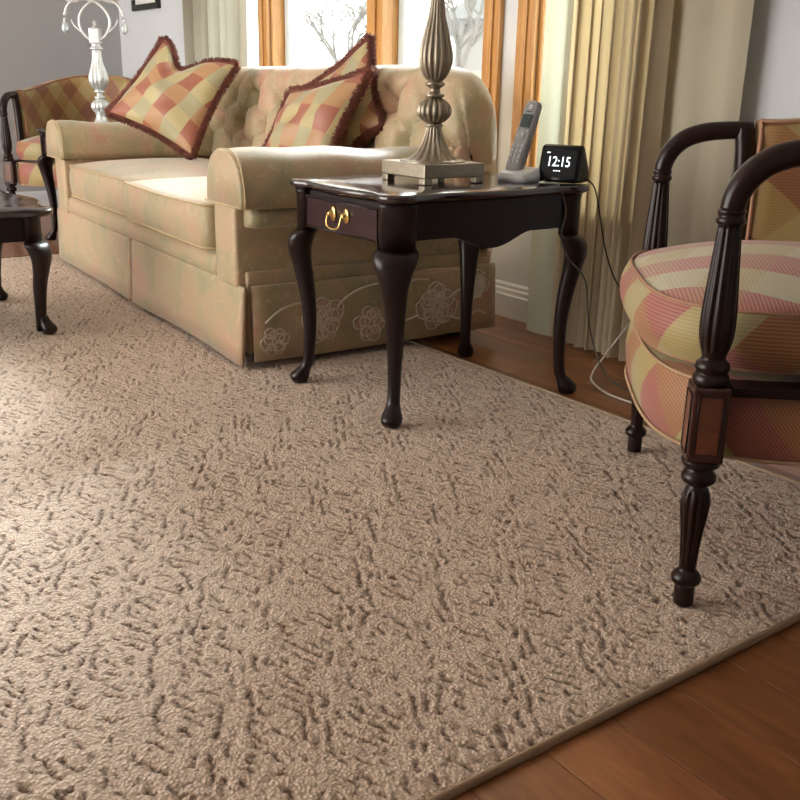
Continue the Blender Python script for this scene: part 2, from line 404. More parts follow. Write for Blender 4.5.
wn = 0
def window(x0, x1, mull=(), right=True):
    global wn; wn += 1
    e = empty('window_%d' % wn, ((x0 + x1) / 2, YW, ZS)); struct(e)
    def b(name, bx, mat, bev=0.004):
        c = ((bx[0] + bx[1]) / 2 - e.location.x, (bx[2] + bx[3]) / 2 - e.location.y, (bx[4] + bx[5]) / 2 - e.location.z)
        return box(name, c, (bx[1] - bx[0], bx[3] - bx[2], bx[5] - bx[4]), mat, e, bev)
    cw = 0.085
    for a, bb in ((x0 - cw, x0 + 0.005), (x1 - 0.005, x1 + cw))[:2 if right else 1]:
        b('casing', (a, bb, YW - 0.022, YW - 0.001, ZS - 0.06, ZH + cw), 'oak')
        mid = (a + bb) / 2
        b('casing_bead', (mid - 0.012, mid + 0.012, YW - 0.030, YW - 0.021, ZS - 0.06, ZH + cw), 'oak', 0.003)
    b('casing_head', (x0 - cw, x1 + (cw if right else 0.01), YW - 0.024, YW - 0.001, ZH, ZH + cw), 'oak')
    b('sill', (x0 - 0.09, x1 + (0.09 if right else 0.01), YW - 0.045, YW + 0.10, ZS - 0.028, ZS), 'oak')
    for a, bb in ((x0 + 0.001, x0 + 0.022), (x1 - 0.022, x1 - 0.001)):
        b('jamb', (a, bb, YW + 0.001, YW + 0.14, ZS, ZH), 'oak')
    for mx_ in mull:
        b('mullion', (mx_ - 0.06, mx_ + 0.06, YW - 0.012, YW + 0.12, ZS, ZH), 'oak')
        b('mullion_bead', (mx_ - 0.016, mx_ + 0.016, YW - 0.022, YW - 0.011, ZS, ZH), 'oak', 0.003)
    xs = [x0 + 0.022] + [v for m_ in mull for v in (m_ - 0.06, m_ + 0.06)] + [x1 - 0.022]
    for i in range(0, len(xs), 2):
        a, bb = xs[i], xs[i + 1]; y0, y1 = YW + 0.07, YW + 0.11
        b('sash', (a, a + 0.045, y0, y1, ZS, ZH), 'sash'); b('sash', (bb - 0.045, bb, y0, y1, ZS, ZH), 'sash')
        b('sash', (a + 0.045, bb - 0.045, y0, y1, ZS, ZS + 0.05), 'sash'); b('sash', (a + 0.045, bb - 0.045, y0, y1, ZH - 0.05, ZH), 'sash')
        b('pane', (a + 0.04, bb - 0.04, YW + 0.088, YW + 0.092, ZS + 0.04, ZH - 0.04), 'glass', 0)
window(*OPEN[0], right=False); window(*OPEN[1], mull=(-3.585,)); window(*OPEN[2])

# ------------------------------------------------------------------ outdoors
raw('lawn', [(-60, YW + 0.3, -0.5), (30, YW + 0.3, -0.5), (30, 70, -0.4), (-60, 70, -0.4)], [(0, 1, 2, 3)], 'snow', None, False)['kind'] = 'structure'
hs = empty('neighbour_house', (-17.6, 17.4, -0.45), R(-38)); tag(hs, 'pale brick house across the lawn behind the right window pane', 'house')
box('wall', (0, 0, 1.3), (7, 5, 2.6), 'brickpale', hs, 0.02)
V = [(-3.9, -3, 2.6), (3.9, -3, 2.6), (3.9, 3, 2.6), (-3.9, 3, 2.6), (-3.0, 0, 4.3), (3.0, 0, 4.3)]
raw('roof', V, [(0, 1, 5, 4), (1, 2, 5), (2, 3, 4, 5), (3, 0, 4), (3, 2, 1, 0)], 'roof', hs, False)
for x in (-2.2, 0.2, 2.3):
    w_ = box('house_window', (x, -2.52, 1.65), (1.15, 0.08, 1.2), 'trim', hs, 0.01)
    box('pane', (0, -0.03, 0), (0.95, 0.05, 1.0), 'housepane', w_, 0)
def branch(V, F, p, d, L, r, depth, rng):
    q_ = p + d * L
    v, f, _ = tube_data([p, (p + q_) / 2 + Vector((rng.uniform(-.05, .05), rng.uniform(-.05, .05), 0)) * L, q_], [r, r * .85, r * .7], 5)
    b = len(V); V += v; F += [tuple(b + k for k in t) for t in f]
    if depth == 0: return
    for k in range(3):
        nd = (d + Vector((rng.uniform(-.8, .8), rng.uniform(-.8, .8), rng.uniform(-.2, .5)))).normalized()
        branch(V, F, p + d * L * rng.uniform(.6, 1), nd, L * .7, r * .6, depth - 1, rng)
for (x, y_, h_, lab, sd) in ((-13.2, 10.6, 1.6, 'bare grey tree outside behind the tall pewter lamp', 3), (-17.5, 11.2, 1.2, 'bare grey tree outside the left pane of the wide window', 5)):
    V, F = [], []; branch(V, F, Vector((0, 0, 0)), Vector((0.05, 0, 1)), h_, 0.09, 5, random.Random(sd))
    tag(raw('bare_tree', V, F, 'bark', None, True, None, (x, y_, -0.45)), lab, 'tree', 'bare trees on the lawn')

# ------------------------------------------------------------------ curtains
def curtain(name, x0, x1, y, z0, z1, folds, amp, mat, label, nx=None, seed=0, flat=0.0, edge=None, hemw=0.0):
    rng = random.Random(seed); nx = nx or folds * 14; nz = 26
    ph = [rng.uniform(0, 6.28) for _ in range(6)]
    P = []
    for i in range(nz + 1):
        z = z0 + (z1 - z0) * i / nz; t = i / nz; row = []
        for j in range(nx + 1):
            s = j / nx; w = s + 0.012 * math.sin(9 * s + ph[0]) + 0.006 * math.sin(23 * s + ph[1])
            a = amp * (1 - 0.35 * t) * (0.75 + 0.25 * math.sin(5 * s * PI + ph[2]))
            fold = math.sin(2 * PI * folds * w + 0.5 * math.sin(2.2 * t + ph[3]))
            fold = math.copysign(abs(fold) ** 0.75, fold)
            f = a * fold + 0.12 * amp * math.sin(4.3 * PI * folds * w + 3 * t)
            if flat: f *= min(1.0, max(0.06, (s - flat) * 12))
            dx = 0.35 * amp * math.cos(4 * PI * folds * w) * 0.5
            row.append((x0 + (x1 - x0) * s + dx + 0.012 * (1 - t) * math.sin(7 * s + ph[4]), y + f, z + hemw * (1 - t) ** 8 * math.sin(2 * PI * folds * w)))
        P.append(row)
    o = surf(name, P, mat)
    tag(o, label, 'curtain')
    return o
c1 = curtain('pleated_curtain', -2.345, -1.945, 2.338, 0.012, 2.3, 9, 0.042, 'curtain', 'pleated gold cream curtain hanging to the floor behind the end table', seed=2, flat=0.07)
P = [[(-2.446 + 0.125 * s, 2.336 - 0.012 * math.sin(PI * s) , z) for s in (0, .25, .5, .75, 1)] for z in [0.012 + 2.288 * k / 30 for k in range(31)]]
surf('painted_backlit_band', P, 'curtainedge', c1)  # leading edge of the curtain, with the painted backlit tone
curtain('plain_drape', -2.02, -1.700, 2.385, 0.02, 2.3, 2, 0.012, 'drape', 'plain smooth beige drape panel behind the near armchair', nx=40, seed=5)
curtain('side_curtain', -5.36, -4.60, 2.36, 0.02, 2.3, 7, 0.045, 'curtainleft', 'pale ecru curtain hanging left of the window behind the sofa', seed=9)

# ------------------------------------------------------------------ rug
RX0, RX1, RY0, RY1, RH = -4.83, -0.742, -1.0, 1.885, 0.0112
xs_ = np.concatenate([np.arange(RX0, -2.35, 0.006), np.arange(-2.35, RX1, 0.003), [RX1]]); ys_ = np.append(np.arange(RY0, RY1, 0.0036), RY1)
nx, ny = len(xs_), len(ys_)
gx, gy = np.meshgrid(xs_, ys_, indexing='xy')
def vnoise(x, y, seed):
    rs = np.random.RandomState(seed); T = rs.rand(256, 256)
    xi, yi = np.floor(x).astype(int), np.floor(y).astype(int); fx, fy = x - xi, y - yi
    fx = fx * fx * (3 - 2 * fx); fy = fy * fy * (3 - 2 * fy)
    g = lambda a, b: T[a % 256, b % 256]
    return (g(xi, yi) * (1 - fx) + g(xi + 1, yi) * fx) * (1 - fy) + (g(xi, yi + 1) * (1 - fx) + g(xi + 1, yi + 1) * fx) * fy
wob = 0.006 * (vnoise(gx * 130, gy * 130, 21) - 0.5) + 0.010 * (vnoise(gx * 55, gy * 55, 1) - 0.5) + 0.012 * (vnoise(gx * 14, gy * 14, 12) - 0.5) + 0.016 * (vnoise(gx * 4, gy * 4, 2) - 0.5)
wob2 = 0.03 * (vnoise(gx * 9, gy * 9, 3) - 0.5)
A1, A2 = R(202), R(152)                       # the two directions of the herringbone
band = np.sin((gx * math.cos(R(50)) + gy * math.sin(R(50)) + wob2) * 2 * PI / 0.13)
d1 = -gx * math.sin(A1) + gy * math.cos(A1) + wob; l1 = gx * math.cos(A1) + gy * math.sin(A1)
d2 = -gx * math.sin(A2) + gy * math.cos(A2) + wob; l2 = gx * math.cos(A2) + gy * math.sin(A2)
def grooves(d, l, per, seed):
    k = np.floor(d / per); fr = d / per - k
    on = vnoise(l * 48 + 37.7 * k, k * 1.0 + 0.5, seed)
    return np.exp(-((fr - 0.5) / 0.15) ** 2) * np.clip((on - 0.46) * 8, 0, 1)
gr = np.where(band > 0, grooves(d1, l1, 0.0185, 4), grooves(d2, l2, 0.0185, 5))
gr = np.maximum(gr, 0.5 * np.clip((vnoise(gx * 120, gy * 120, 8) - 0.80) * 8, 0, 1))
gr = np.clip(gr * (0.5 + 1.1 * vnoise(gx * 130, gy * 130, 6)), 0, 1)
ez = np.minimum(np.minimum(gx - RX0, RX1 - gx), np.minimum(gy - RY0, RY1 - gy))
pile = RH - 0.0042 * gr + 0.0016 * (vnoise(gx * 75, gy * 75, 7) - 0.5) + 0.0026 * (vnoise(gx * 170, gy * 170, 11) - 0.5) - 0.006 * np.exp(-ez / 0.012)
me = bpy.data.meshes.new('rug'); nv = nx * ny; nf = (nx - 1) * (ny - 1)
me.vertices.add(nv); me.vertices.foreach_set('co', np.stack([gx, gy, pile], -1).astype(np.float32).ravel())
idx = np.arange(nv).reshape(ny, nx); qd = np.stack([idx[:-1, :-1], idx[:-1, 1:], idx[1:, 1:], idx[1:, :-1]], -1).reshape(-1)
me.loops.add(nf * 4); me.loops.foreach_set('vertex_index', qd.astype(np.int32)); me.polygons.add(nf)
me.polygons.foreach_set('loop_start', np.arange(0, nf * 4, 4, dtype=np.int32)); me.polygons.foreach_set('loop_total', np.full(nf, 4, dtype=np.int32))
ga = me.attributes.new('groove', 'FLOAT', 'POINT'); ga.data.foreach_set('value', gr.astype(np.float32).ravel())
me.update(calc_edges=True); me.validate()
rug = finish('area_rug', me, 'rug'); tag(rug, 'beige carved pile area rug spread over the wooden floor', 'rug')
tube('binding', [(RX0, RY0, .006), (RX0, RY1, .006), (RX1, RY1, .006), (RX1, RY0, .006)][1:3] + [(RX1, RY1 - 0.01, .006), (RX1, RY0, .006)], [(0.007, 0.006)] * 4, 'binding', rug, 8)
tube('binding', [(RX1, RY0, .006), (RX0, RY0, .006), (RX0, RY1, .006)], 0.006, 'binding', rug, 8)

# ------------------------------------------------------------------ turned / cabriole furniture
def cabriole(name, mat, parent, x, y, sx, sy, zt, k=1.0, foot0=0.0):
    """cabriole leg under a post at (x,y); knee and foot swing out along (sx,sy)"""
    d = Vector((sx, sy, 0)).normalized()
    tn = Vector((-d.y, d.x, 0))
    # (swing out, z, radial half-thickness, tangential half-width)
    pts = [(0.004, zt, .026, .048), (0.016, zt - .010, .032, .056), (0.027, zt - .032, .033, .053), (0.030, zt - .060, .030, .043), (0.024, zt - .10, .026, .033), (0.013, zt - .16, .0225, .0265), (0.005, zt - .23, .0195, .0215),
           (0.004, zt - .30, .0175, .0180), (0.010, .062, .0165, .0165), (0.022, .040, .0205, .0205), (0.033, .024, .0270, .0265), (0.036, .012, .0275, .0275), (0.034, 0.0, .0215, .0215)]
    if zt < 0.4: pts = [p for p in pts if p[1] < 0.055 or p[1] > 0.09 or p[0] == 0.010]
    s = smooth_prof(pts, 4); P = []
    n = 18
    for o, z, ra, rb in s:
        row = []
        for j in range(n):
            a = 2 * PI * j / n; e = 0.85 if z > 0.12 else 1.0
            c_, s_ = math.cos(a), math.sin(a)
            c2 = math.copysign(abs(c_) ** e, c_) * ra * k; s2 = math.copysign(abs(s_) ** e, s_) * rb * k
            p = d * (o * k + c2) + tn * s2
            row.append((x + p.x, y + p.y, max(z, 0) + foot0))
        P.append(row)
    return surf(name, P, mat, parent, cu=True, caps=True)

def lobed_outline(hx, hy, r, bow=0.012, inset=0.010):
    pts = []
    for (sx, sy, a0) in ((1, 1, -38), (-1, 1, 52), (-1, -1, 142), (1, -1, 232)):
        for k in range(13):
            a = R(a0 + 166 * k / 12); pts.append((sx * hx + r * math.cos(a), sy * hy + r * math.sin(a)))
        # edge to the next corner, gently bowed
        nx_, ny_ = {(1, 1): (-1, 1), (-1, 1): (-1, -1), (-1, -1): (1, -1), (1, -1): (1, 1)}[(sx, sy)]
        for k in range(1, 12):
            t = 0.14 + 0.72 * k / 12; b = r - inset + bow * math.sin(PI * k / 12) 
            mx_, my_ = (sx + nx_) / 2, (sy + ny_) / 2
            pts.append((hx * (sx + (nx_ - sx) * t) + mx_ * b, hy * (sy + (ny_ - sy) * t) + my_ * b))
    return pts

def turret(name, z0, z1, mat, parent, x, y, sx, sy, k=1.0):
    d = Vector((sx, sy, 0)).normalized(); tn = Vector((-d.y, d.x, 0)); P = []
    for z, g in ((z0, 1), (z1 - .012, 1), (z1 - .007, 1.07), (z1, 1.07)):
        P.append([tuple(Vector((x, y, z)) + d * (0.006 + 0.028 * k * g * math.cos(a)) + tn * (0.047 * k * g * math.copysign(abs(math.sin(a)) ** .8, math.sin(a)))) for a in [2 * PI * j / 20 for j in range(20)]])
    return surf(name, P, mat, parent, cu=True, caps=True)

def table_top(name, outline, z0, z1, mat, parent):
    prof = [(0.5, z0, 0), (1, z0, -0.016), (1, z0 + 0.004, -0.012), (1, z0 + 0.006, -0.004), (1, (z0 + z1) / 2, 0.0), (1, z1 - 0.004, -0.001), (1, z1 - 0.001, -0.005), (1, z1, -0.009), (0.6, z1, 0), (0.02, z1, 0)]
    P = []
    for s, z, off in prof:
        row = []
        for x, y in outline:
            L = math.hypot(x, y); kk = s + off / L; row.append((x * kk, y * kk, z))
        P.append(row)
    return surf(name, P, mat, parent, cu=True, caps=True)

def end_table(x, y, T, label, rot=0.0, rugz=0.0145, ftz=(1, 1, 1, 1)):
    t = empty('end_table', (x, y, 0), rot); tag(t, label, 'table', 'matching end tables beside the sofa')
    hx, hy, zp = 0.205, 0.285, 0.455
    table_top('table_top', lobed_outline(hx, hy, 0.055, 0.016, 0.014), T - 0.024, T, 'darktop', t)
    for (sx, sy) in ((1, 1), (-1, 1), (-1, -1), (1, -1)):
        turret('corner_post', zp - 0.001, T - 0.0245, 'dark', t, sx * hx, sy * hy, sx, sy)
        f0 = rugz if sy < 0 else 0.0
        cabriole('leg', 'dark', t, sx * hx, sy * hy, sx, sy, zp - f0, 1.0, f0)
    zb = T - 0.0245
    # drawer end (facing -y): rails, drawer front with a raised bead
    box('apron_end', (0, -hy - 0.012, (zp + zb) / 2 + 0.004), (2 * hx - 0.05, 0.022, zb - zp - 0.008), 'dark', t, 0.003)
    dr = box('drawer', (0, -hy - 0.026, (zp + zb) / 2 - 0.001), (2 * hx - 0.058, 0.014, 0.086), 'drawer', t, 0.003)
    w, h = hx - 0.036, 0.038
    tube('cock_bead', [(-w, -0.008, -h), (w, -0.008, -h), (w, -0.008, h), (-w, -0.008, h)], 0.0028, 'dark', dr, 6, True)
    pl = empty('drawer_pull', (0.0, -0.008, 0.004)); pl.parent = dr
    for s in (-1, 1):
        rz_ = lathe('rosette', [(0.0145, 0), (0.0145, .002), (.011, .004), (.0075, .005), (.006, .010), (.0035, .016), (.001, .0165)], 'brass', pl, 20, (s * 0.031, 0, 0.004))
        rz_.rotation_euler = (R(90), 0, 0); rz_.scale = (1, 1.35, 1)
    bail = [(-0.040, -.014, 0.004), (-0.033, -.016, 0.002), (-0.032, -.020, -.012), (-0.027, -.022, -.024), (-0.012, -.023, -.030), (0.012, -.023, -.030), (0.027, -.022, -.024), (0.032, -.020, -.012), (0.033, -.016, 0.002), (0.040, -.014, 0.004)]
    tube('bail', smooth_prof(bail, 4), 0.0026, 'brass', pl, 8)
    box('apron_end', (0, hy + 0.012, (zp + zb) / 2 + 0.012), (2 * hx - 0.05, 0.022, zb - zp - 0.024), 'dark', t, 0.003)
    # long aprons with a shaped lower edge
    for sx in (1, -1):
        P = []
        n = 40
        for j in range(n + 1):
            s = -1 + 2 * j / n; yy = s * (hy - 0.02); a = abs(s)
            drop = 0.0 if a > 0.48 else 0.5 * (1 + math.cos(PI * a / 0.48))
            zl = zp + 0.020 - 0.036 * drop ** 0.7
            P.append([(sx * (hx + 0.022), yy, zl), (sx * (hx + 0.022), yy, zb), (sx * hx, yy, zb), (sx * hx, yy, zl)])
        surf('side_apron', P, 'dark', t, cu=True, caps=True, smooth=False)
    return t
T1 = 0.588
tab = end_table(-2.088, 1.640, T1, 'dark wooden end table with cabriole legs holding the phone and pewter lamp')
tab2 = copy_tree(tab); tab2.location = (-4.995, 1.80, 0); tab2.rotation_euler = (0, 0, R(-2))
tab2['label'] = 'dark wooden end table beyond the far arm of the sofa under the silver lamp'

# coffee table
ct = empty('coffee_table', (-3.545, 0.385, 0)); tag(ct, 'low dark coffee table with glossy top at the left edge', 'table')
table_top('table_top', lobed_outline(0.285, 0.50, 0.060, 0.05, 0.02), 0.405, 0.430, 'darktop', ct)
for (sx, sy) in ((1, 1), (-1, 1), (-1, -1), (1, -1)):
    turret('corner_post', 0.322, 0.4045, 'dark', ct, sx * 0.285, sy * 0.485, sx, sy, 0.8)
    cabriole('leg', 'dark', ct, sx * 0.285, sy * 0.485, sx, sy, 0.308, 0.92, 0.0145)
for sx in (1, -1): box('apron', (sx * 0.290, 0, 0.3645), (0.02, 0.93, 0.079), 'dark', ct, 0.003)
for sy in (1, -1): box('apron', (0, sy * 0.490, 0.3645), (0.53, 0.02, 0.079), 'dark', ct, 0.003)

# ------------------------------------------------------------------ pewter lamp on the end table
LX, LY = -2.095, 1.62
lp = empty('table_lamp', (LX, LY, T1), R(-1)); tag(lp, 'antique pewter fluted lamp on the dark end table', 'lamp')
for sx in (1, -1):
    for sy in (1, -1): box('foot', (sx * 0.085, sy * 0.085, 0.0085), (0.026, 0.026, 0.017), 'pewter', lp, 0.003)
box('plinth', (0, 0, 0.0345), (0.198, 0.198, 0.036), 'pewter', lp, 0.003)
FL = 16
seg = FL * 6
lathe('flared_foot', smooth_prof([(.088, .0525), (.086, .056), (.070, .060), (.050, .074), (.034, .098), (.024, .125), (.020, .142)], 4), 'pewter', lp, seg, flutes=FL, depth=0.16, zr=[(.056, .140)])
lathe('ring', smooth_prof([(.019, .140), (.024, .143), (.024, .148), (.018, .151)], 3), 'pewter', lp, 32)
lathe('fluted_ball', smooth_prof([(.016, .150), (.030, .156), (.043, .170), (.046, .183), (.042, .197), (.028, .210), (.017, .215)], 4), 'pewter', lp, seg, flutes=FL, depth=0.15, zr=[(.152, .214)])
lathe('collar', smooth_prof([(.016, .214), (.025, .218), (.025, .224), (.015, .229), (.014, .238), (.022, .244), (.026, .248), (.024, .254), (.018, .257)], 3), 'pewter', lp, 32)
lathe('fluted_vase', smooth_prof([(.018, .256), (.030, .268), (.041, .290), (.045, .312), (.042, .340), (.033, .375), (.024, .410), (.0185, .445), (.0175, .470), (.019, .480)], 4), 'pewter', lp, seg, flutes=FL, depth=0.15, zr=[(.26, .478)])
lathe('top_collar', smooth_prof([(.019, .479), (.027, .483), (.027, .490), (.020, .494), (.012, .50), (.010, .56), (.014, .565), (.014, .60)], 3), 'pewter', lp, 32)
tube('harp', [(0, .015, .58), (0, .055, .66), (0, .05, .76), (0, 0, .81), (0, -.05, .76), (0, -.055, .66), (0, -.015, .58)], 0.002, 'brass', lp, 6)
lathe('shade', [(.20, .60), (.13, .84), (.128, .838), (.197, .602)], 'shade', lp, 40)

# ------------------------------------------------------------------ cordless phone
ph = empty('cordless_phone', (-1.990, 1.838, T1), R(10)); tag(ph, 'grey cordless phone standing in its silver cradle on the end table', 'phone')
# cradle: a low wedge, front (-y) faces the camera
out = rounded_rect(0.098, 0.085, 0.018)
P = [[(x, y, 0.001) for x, y in out], [(x * 1.0, y * 1.0, 0.012) for x, y in out], [(x * 0.97, y * 0.97, 0.022 + 0.16 * (y + 0.04)) for x, y in out], [(x * 0.86, y * 0.86, 0.025 + 0.16 * (y + 0.04)) for x, y in out], [(x * 0.05, y * 0.05, 0.024 + 0.16 * 0.04) for x, y in out]]
surf('cradle', P, 'silverplastic', ph, cu=True, caps=True)
hd = empty('handset', (-0.022, 0.0, 0.016)); hd.parent = ph; hd.rotation_euler = (R(-20), R(3), 0)
prof = smooth_prof([(0.018, 0.011, 0), (0.0225, 0.013, .015), (0.0235, 0.013, .07), (0.0225, 0.012, .14), (0.021, 0.011, .168), (0.016, 0.009, .178), (0.008, 0.005, .181)], 3)
P = []
for a, b, z in prof:
    P.append([(a * math.copysign(abs(math.cos(t)) ** .45, math.cos(t)), b * math.copysign(abs(math.sin(t)) ** .6, math.sin(t)), z) for t in [2 * PI * k / 24 for k in range(24)]])
surf('handset_body', P, 'greyplastic', hd, cu=True, caps=True)
hd_b = kids(hd)[0]
# put the pieces straight under the phone thing: body is a part, keys and screen are its pieces
hd_b.parent = ph; hd_b.location = hd.location; hd_b.rotation_euler = hd.rotation_euler; hd_b.scale = (1.1, 1.1, 1.14); bpy.data.objects.remove(hd)
box('phone_screen', (0, -0.0120, 0.129), (0.030, 0.004, 0.034), 'lcd', hd_b, 0.0015)
for j in range(4):
    for i in range(3): box('key', ((i - 1) * 0.0125, -0.0133, 0.030 + j * 0.0135), (0.009, 0.003, 0.008), 'key', hd_b, 0.001)
lathe('navigation_key', [(0.010, 0), (0.010, .003), (.006, .003), (.0055, .002), (.001, .002)], 'key', hd_b, 20, (0, -0.0115, 0.094)).rotation_euler = (R(90), 0, 0)
for s in (-1, 1): box('key', (s * 0.015, -0.0130, 0.106), (0.009, 0.003, 0.005), 'key', hd_b, 0.001)
lg = lathe('round_mark', [(0.0055, 0), (0.0055, .0015), (.0035, .0015), (.0035, .0010), (.0005, .0010)], 'silverplastic', hd_b, 16, (0, -0.0110, 0.164)); lg.rotation_euler = (R(90), 0, 0)
box('speaker_slot', (0, -0.0118, 0.152), (0.014, 0.002, 0.0016), 'blackplastic', hd_b, 0)

# ------------------------------------------------------------------ clock display
ck = empty('clock_display', (-1.918, 1.934, T1), R(20)); ck.scale = (0.93, 1.0, 1.12); tag(ck, 'black wedge shaped digital clock display reading 12:15', 'clock')
sd = [(-0.036, 0.003), (-0.040, 0.010), (-0.022, 0.078), (-0.016, 0.087), (-0.006, 0.089), (0.004, 0.085), (0.034, 0.040), (0.042, 0.024), (0.042, 0.010), (0.036, 0.002)]
sd = smooth_prof(sd + [sd[0]], 3)[:-1]
P = []
for x, k in ((-0.064, 0.80), (-0.062, 0.93), (-0.058, 1.0), (0.058, 1.0), (0.062, 0.93), (0.064, 0.80)):
    P.append([(x, 0.004 + (y - 0.004) * k, 0.042 + (z - 0.042) * k) for y, z in sd])
surf('housing', P, 'blackplastic', ck, cu=True, caps=True)
tilt = math.atan2(0.018, 0.068)
fc = box('display_glass', (0, -0.0318, 0.0455), (0.112, 0.003, 0.066), 'screen', ck, 0.001); fc.rotation_euler = (-tilt, 0, 0)
def text_mesh(name, body, size, mat, parent, loc, rot, ext=0.0004, shear=0.0):
    cu = bpy.data.curves.new(name, 'FONT'); cu.body = body; cu.size = size; cu.extrude = ext; cu.align_x = 'CENTER'; cu.align_y = 'CENTER'; cu.shear = shear
    to = bpy.data.objects.new(name, cu); COL.objects.link(to); bpy.context.view_layer.update()
    me = bpy.data.meshes.new_from_object(to.evaluated_get(bpy.context.evaluated_depsgraph_get())); bpy.data.objects.remove(to)
    o = finish(name, me, mat, parent, False, loc); o.rotation_euler = rot; return o
text_mesh('time_digits', '12:15', 0.034, 'digits', fc, (0.000, -0.0022, 0.004), (R(90), 0, 0))
for x, z, w in ((-0.036, 0.026, 0.010),): box('small_readout', (x, -0.0018, z), (w, 0.001, 0.0025), 'digits', fc, 0)
for x, w in ((-0.010, 0.006), (-0.002, 0.005), (0.006, 0.005)): box('small_readout', (x, -0.0018, -0.017), (w, 0.001, 0.0018), 'digits', fc, 0)

# cords
tag(tube('power_cord', smooth_prof([(-1.885, 1.955, T1 + .012), (-1.868, 1.985, T1 + .006), (-1.855, 2.00, T1 - .02), (-1.845, 2.015, .50), (-1.86, 2.05, .44), (-1.85, 2.07, .37), (-1.83, 2.10, .30), (-1.78, 2.15, .235), (-1.74, 2.22, .20), (-1.70, 2.36, .19)], 5), 0.0022, 'cordblack', segs=6), 'thin black cord hanging from the clock in front of the curtain', 'cord')
tag(tube('phone_cord', smooth_prof([(-1.955, 1.895, T1 + .006), (-1.90, 1.86, T1 + .004), (-1.856, 1.855, T1 + .003), (-1.842, 1.86, T1 - .02), (-1.838, 1.875, .52), (-1.840, 1.865, .46), (-1.835, 1.89, .40), (-1.82, 1.95, .33), (-1.84, 2.00, .20), (-1.80, 2.02, .08), (-1.76, 2.05, .03), (-1.70, 2.10, .008), (-1.60, 2.16, .006)], 5), 0.0022, 'cordgrey', segs=6), 'thin grey cord running from the phone down past the table leg', 'cord')
tag(tube('floor_cable', smooth_prof([(-1.93, 2.30, .16), (-1.94, 2.20, .06), (-1.92, 2.12, .010), (-1.85, 2.06, .006), (-1.75, 2.02, .006), (-1.62, 2.03, .006), (-1.45, 2.12, .006)], 5), 0.0035, 'cordwhite', segs=6), 'pale cable curving over the wooden floor below the curtain', 'cord')

# ------------------------------------------------------------------ sofa
# local frame: x = 0 near end .. -SW far end; y = 0 front .. SD back; the Empty stands at the centre of the base
SW, SD, SROT = 2.12, 0.96, R(-3)
cN = Vector((-2.50, 1.245, 0))
CX, CY = -SW / 2, SD / 2
ctr = cN + Matrix.Rotation(SROT, 3, 'Z') @ Vector((CX, CY, 0))
sf = empty('sofa', (ctr.x, ctr.y, 0), SROT); tag(sf, 'pale sage and gold floral tufted sofa with skirt and rolled arms', 'sofa')
def sl(x, y, z): return (x - CX, y - CY, z)      # sofa coordinates -> local
def sbox(name, x0, x1, y0, y1, z0, z1, mat, bev=0.01, seg=3):
    o = box(name, sl((x0 + x1) / 2, (y0 + y1) / 2, (z0 + z1) / 2), (x1 - x0, y1 - y0, z1 - z0), mat, sf, bev, None, seg)
    o.data.polygons.foreach_set('use_smooth', [True] * len(o.data.polygons)); return o
sbox('base', -SW + 0.03, -0.03, 0.03, SD - 0.02, 0.05, 0.30, 'sofa', 0.008)
for x in (-0.12, -SW + 0.12):
    for y in (0.12, SD - 0.12): sbox('foot', x - .03, x + .03, y - .03, y + .03, 0.0145 if y < .5 else 0.0005, 0.06, 'dark', 0.004)
# front rail under the cushions
rp = [(0.022, .245), (0.006, .27), (0.002, .295), (0.010, .322), (0.03, .332), (0.10, .332), (0.10, .245)]
surf('front_rail', [[sl(x, y, z) for y, z in rp] for x in np.linspace(-SW + .19, -.19, 30)], 'sofa', sf, cu=True, caps=True)
# skirt panels
def skirt(x0, y0, x1, y1, nx_, ny_, zb, wav, seed):
    P = []; n = 24; rng = random.Random(seed); p1, p2 = rng.uniform(0, 6), rng.uniform(0, 6)
    inner = []
    prof = [(0.0, 0.262), (0.004, 0.258), (0.007, 0.245), (0.010, 0.18), (0.014, 0.10), (0.018, zb), (0.010, zb - 0.001), (0.004, 0.10), (0.0, 0.18), (-0.004, 0.255)]
    for k in range(n + 1):
        s = k / n; x, y = x0 + (x1 - x0) * s, y0 + (y1 - y0) * s; row = []
        for o, z in prof:
            t = (0.262 - z) / 0.23; w = wav * t * (math.sin(7 * s + p1) + 0.5 * math.sin(17 * s + p2))
            row.append(sl(x + nx_ * (o + w), y + ny_ * (o + w), z + 0.004 * t * math.sin(5 * s + p2)))
        P.append(row)
    return surf('skirt', P, 'sofa', sf, cu=True, caps=True)
skirt(-1.035, 0.012, -0.002, 0.012, 0, -1, 0.026, 0.002, 1)
skirt(-SW - 0.004, 0.012, -1.050, 0.012, 0, -1, 0.026, 0.002, 2)
skn = skirt(-0.012, 0.034, -0.012, SD - 0.02, 1, 0, 0.036, 0.002, 3)
skirt(-SW + 0.012, SD - 0.02, -SW + 0.012, 0.012, -1, 0, 0.036, 0.002, 4)
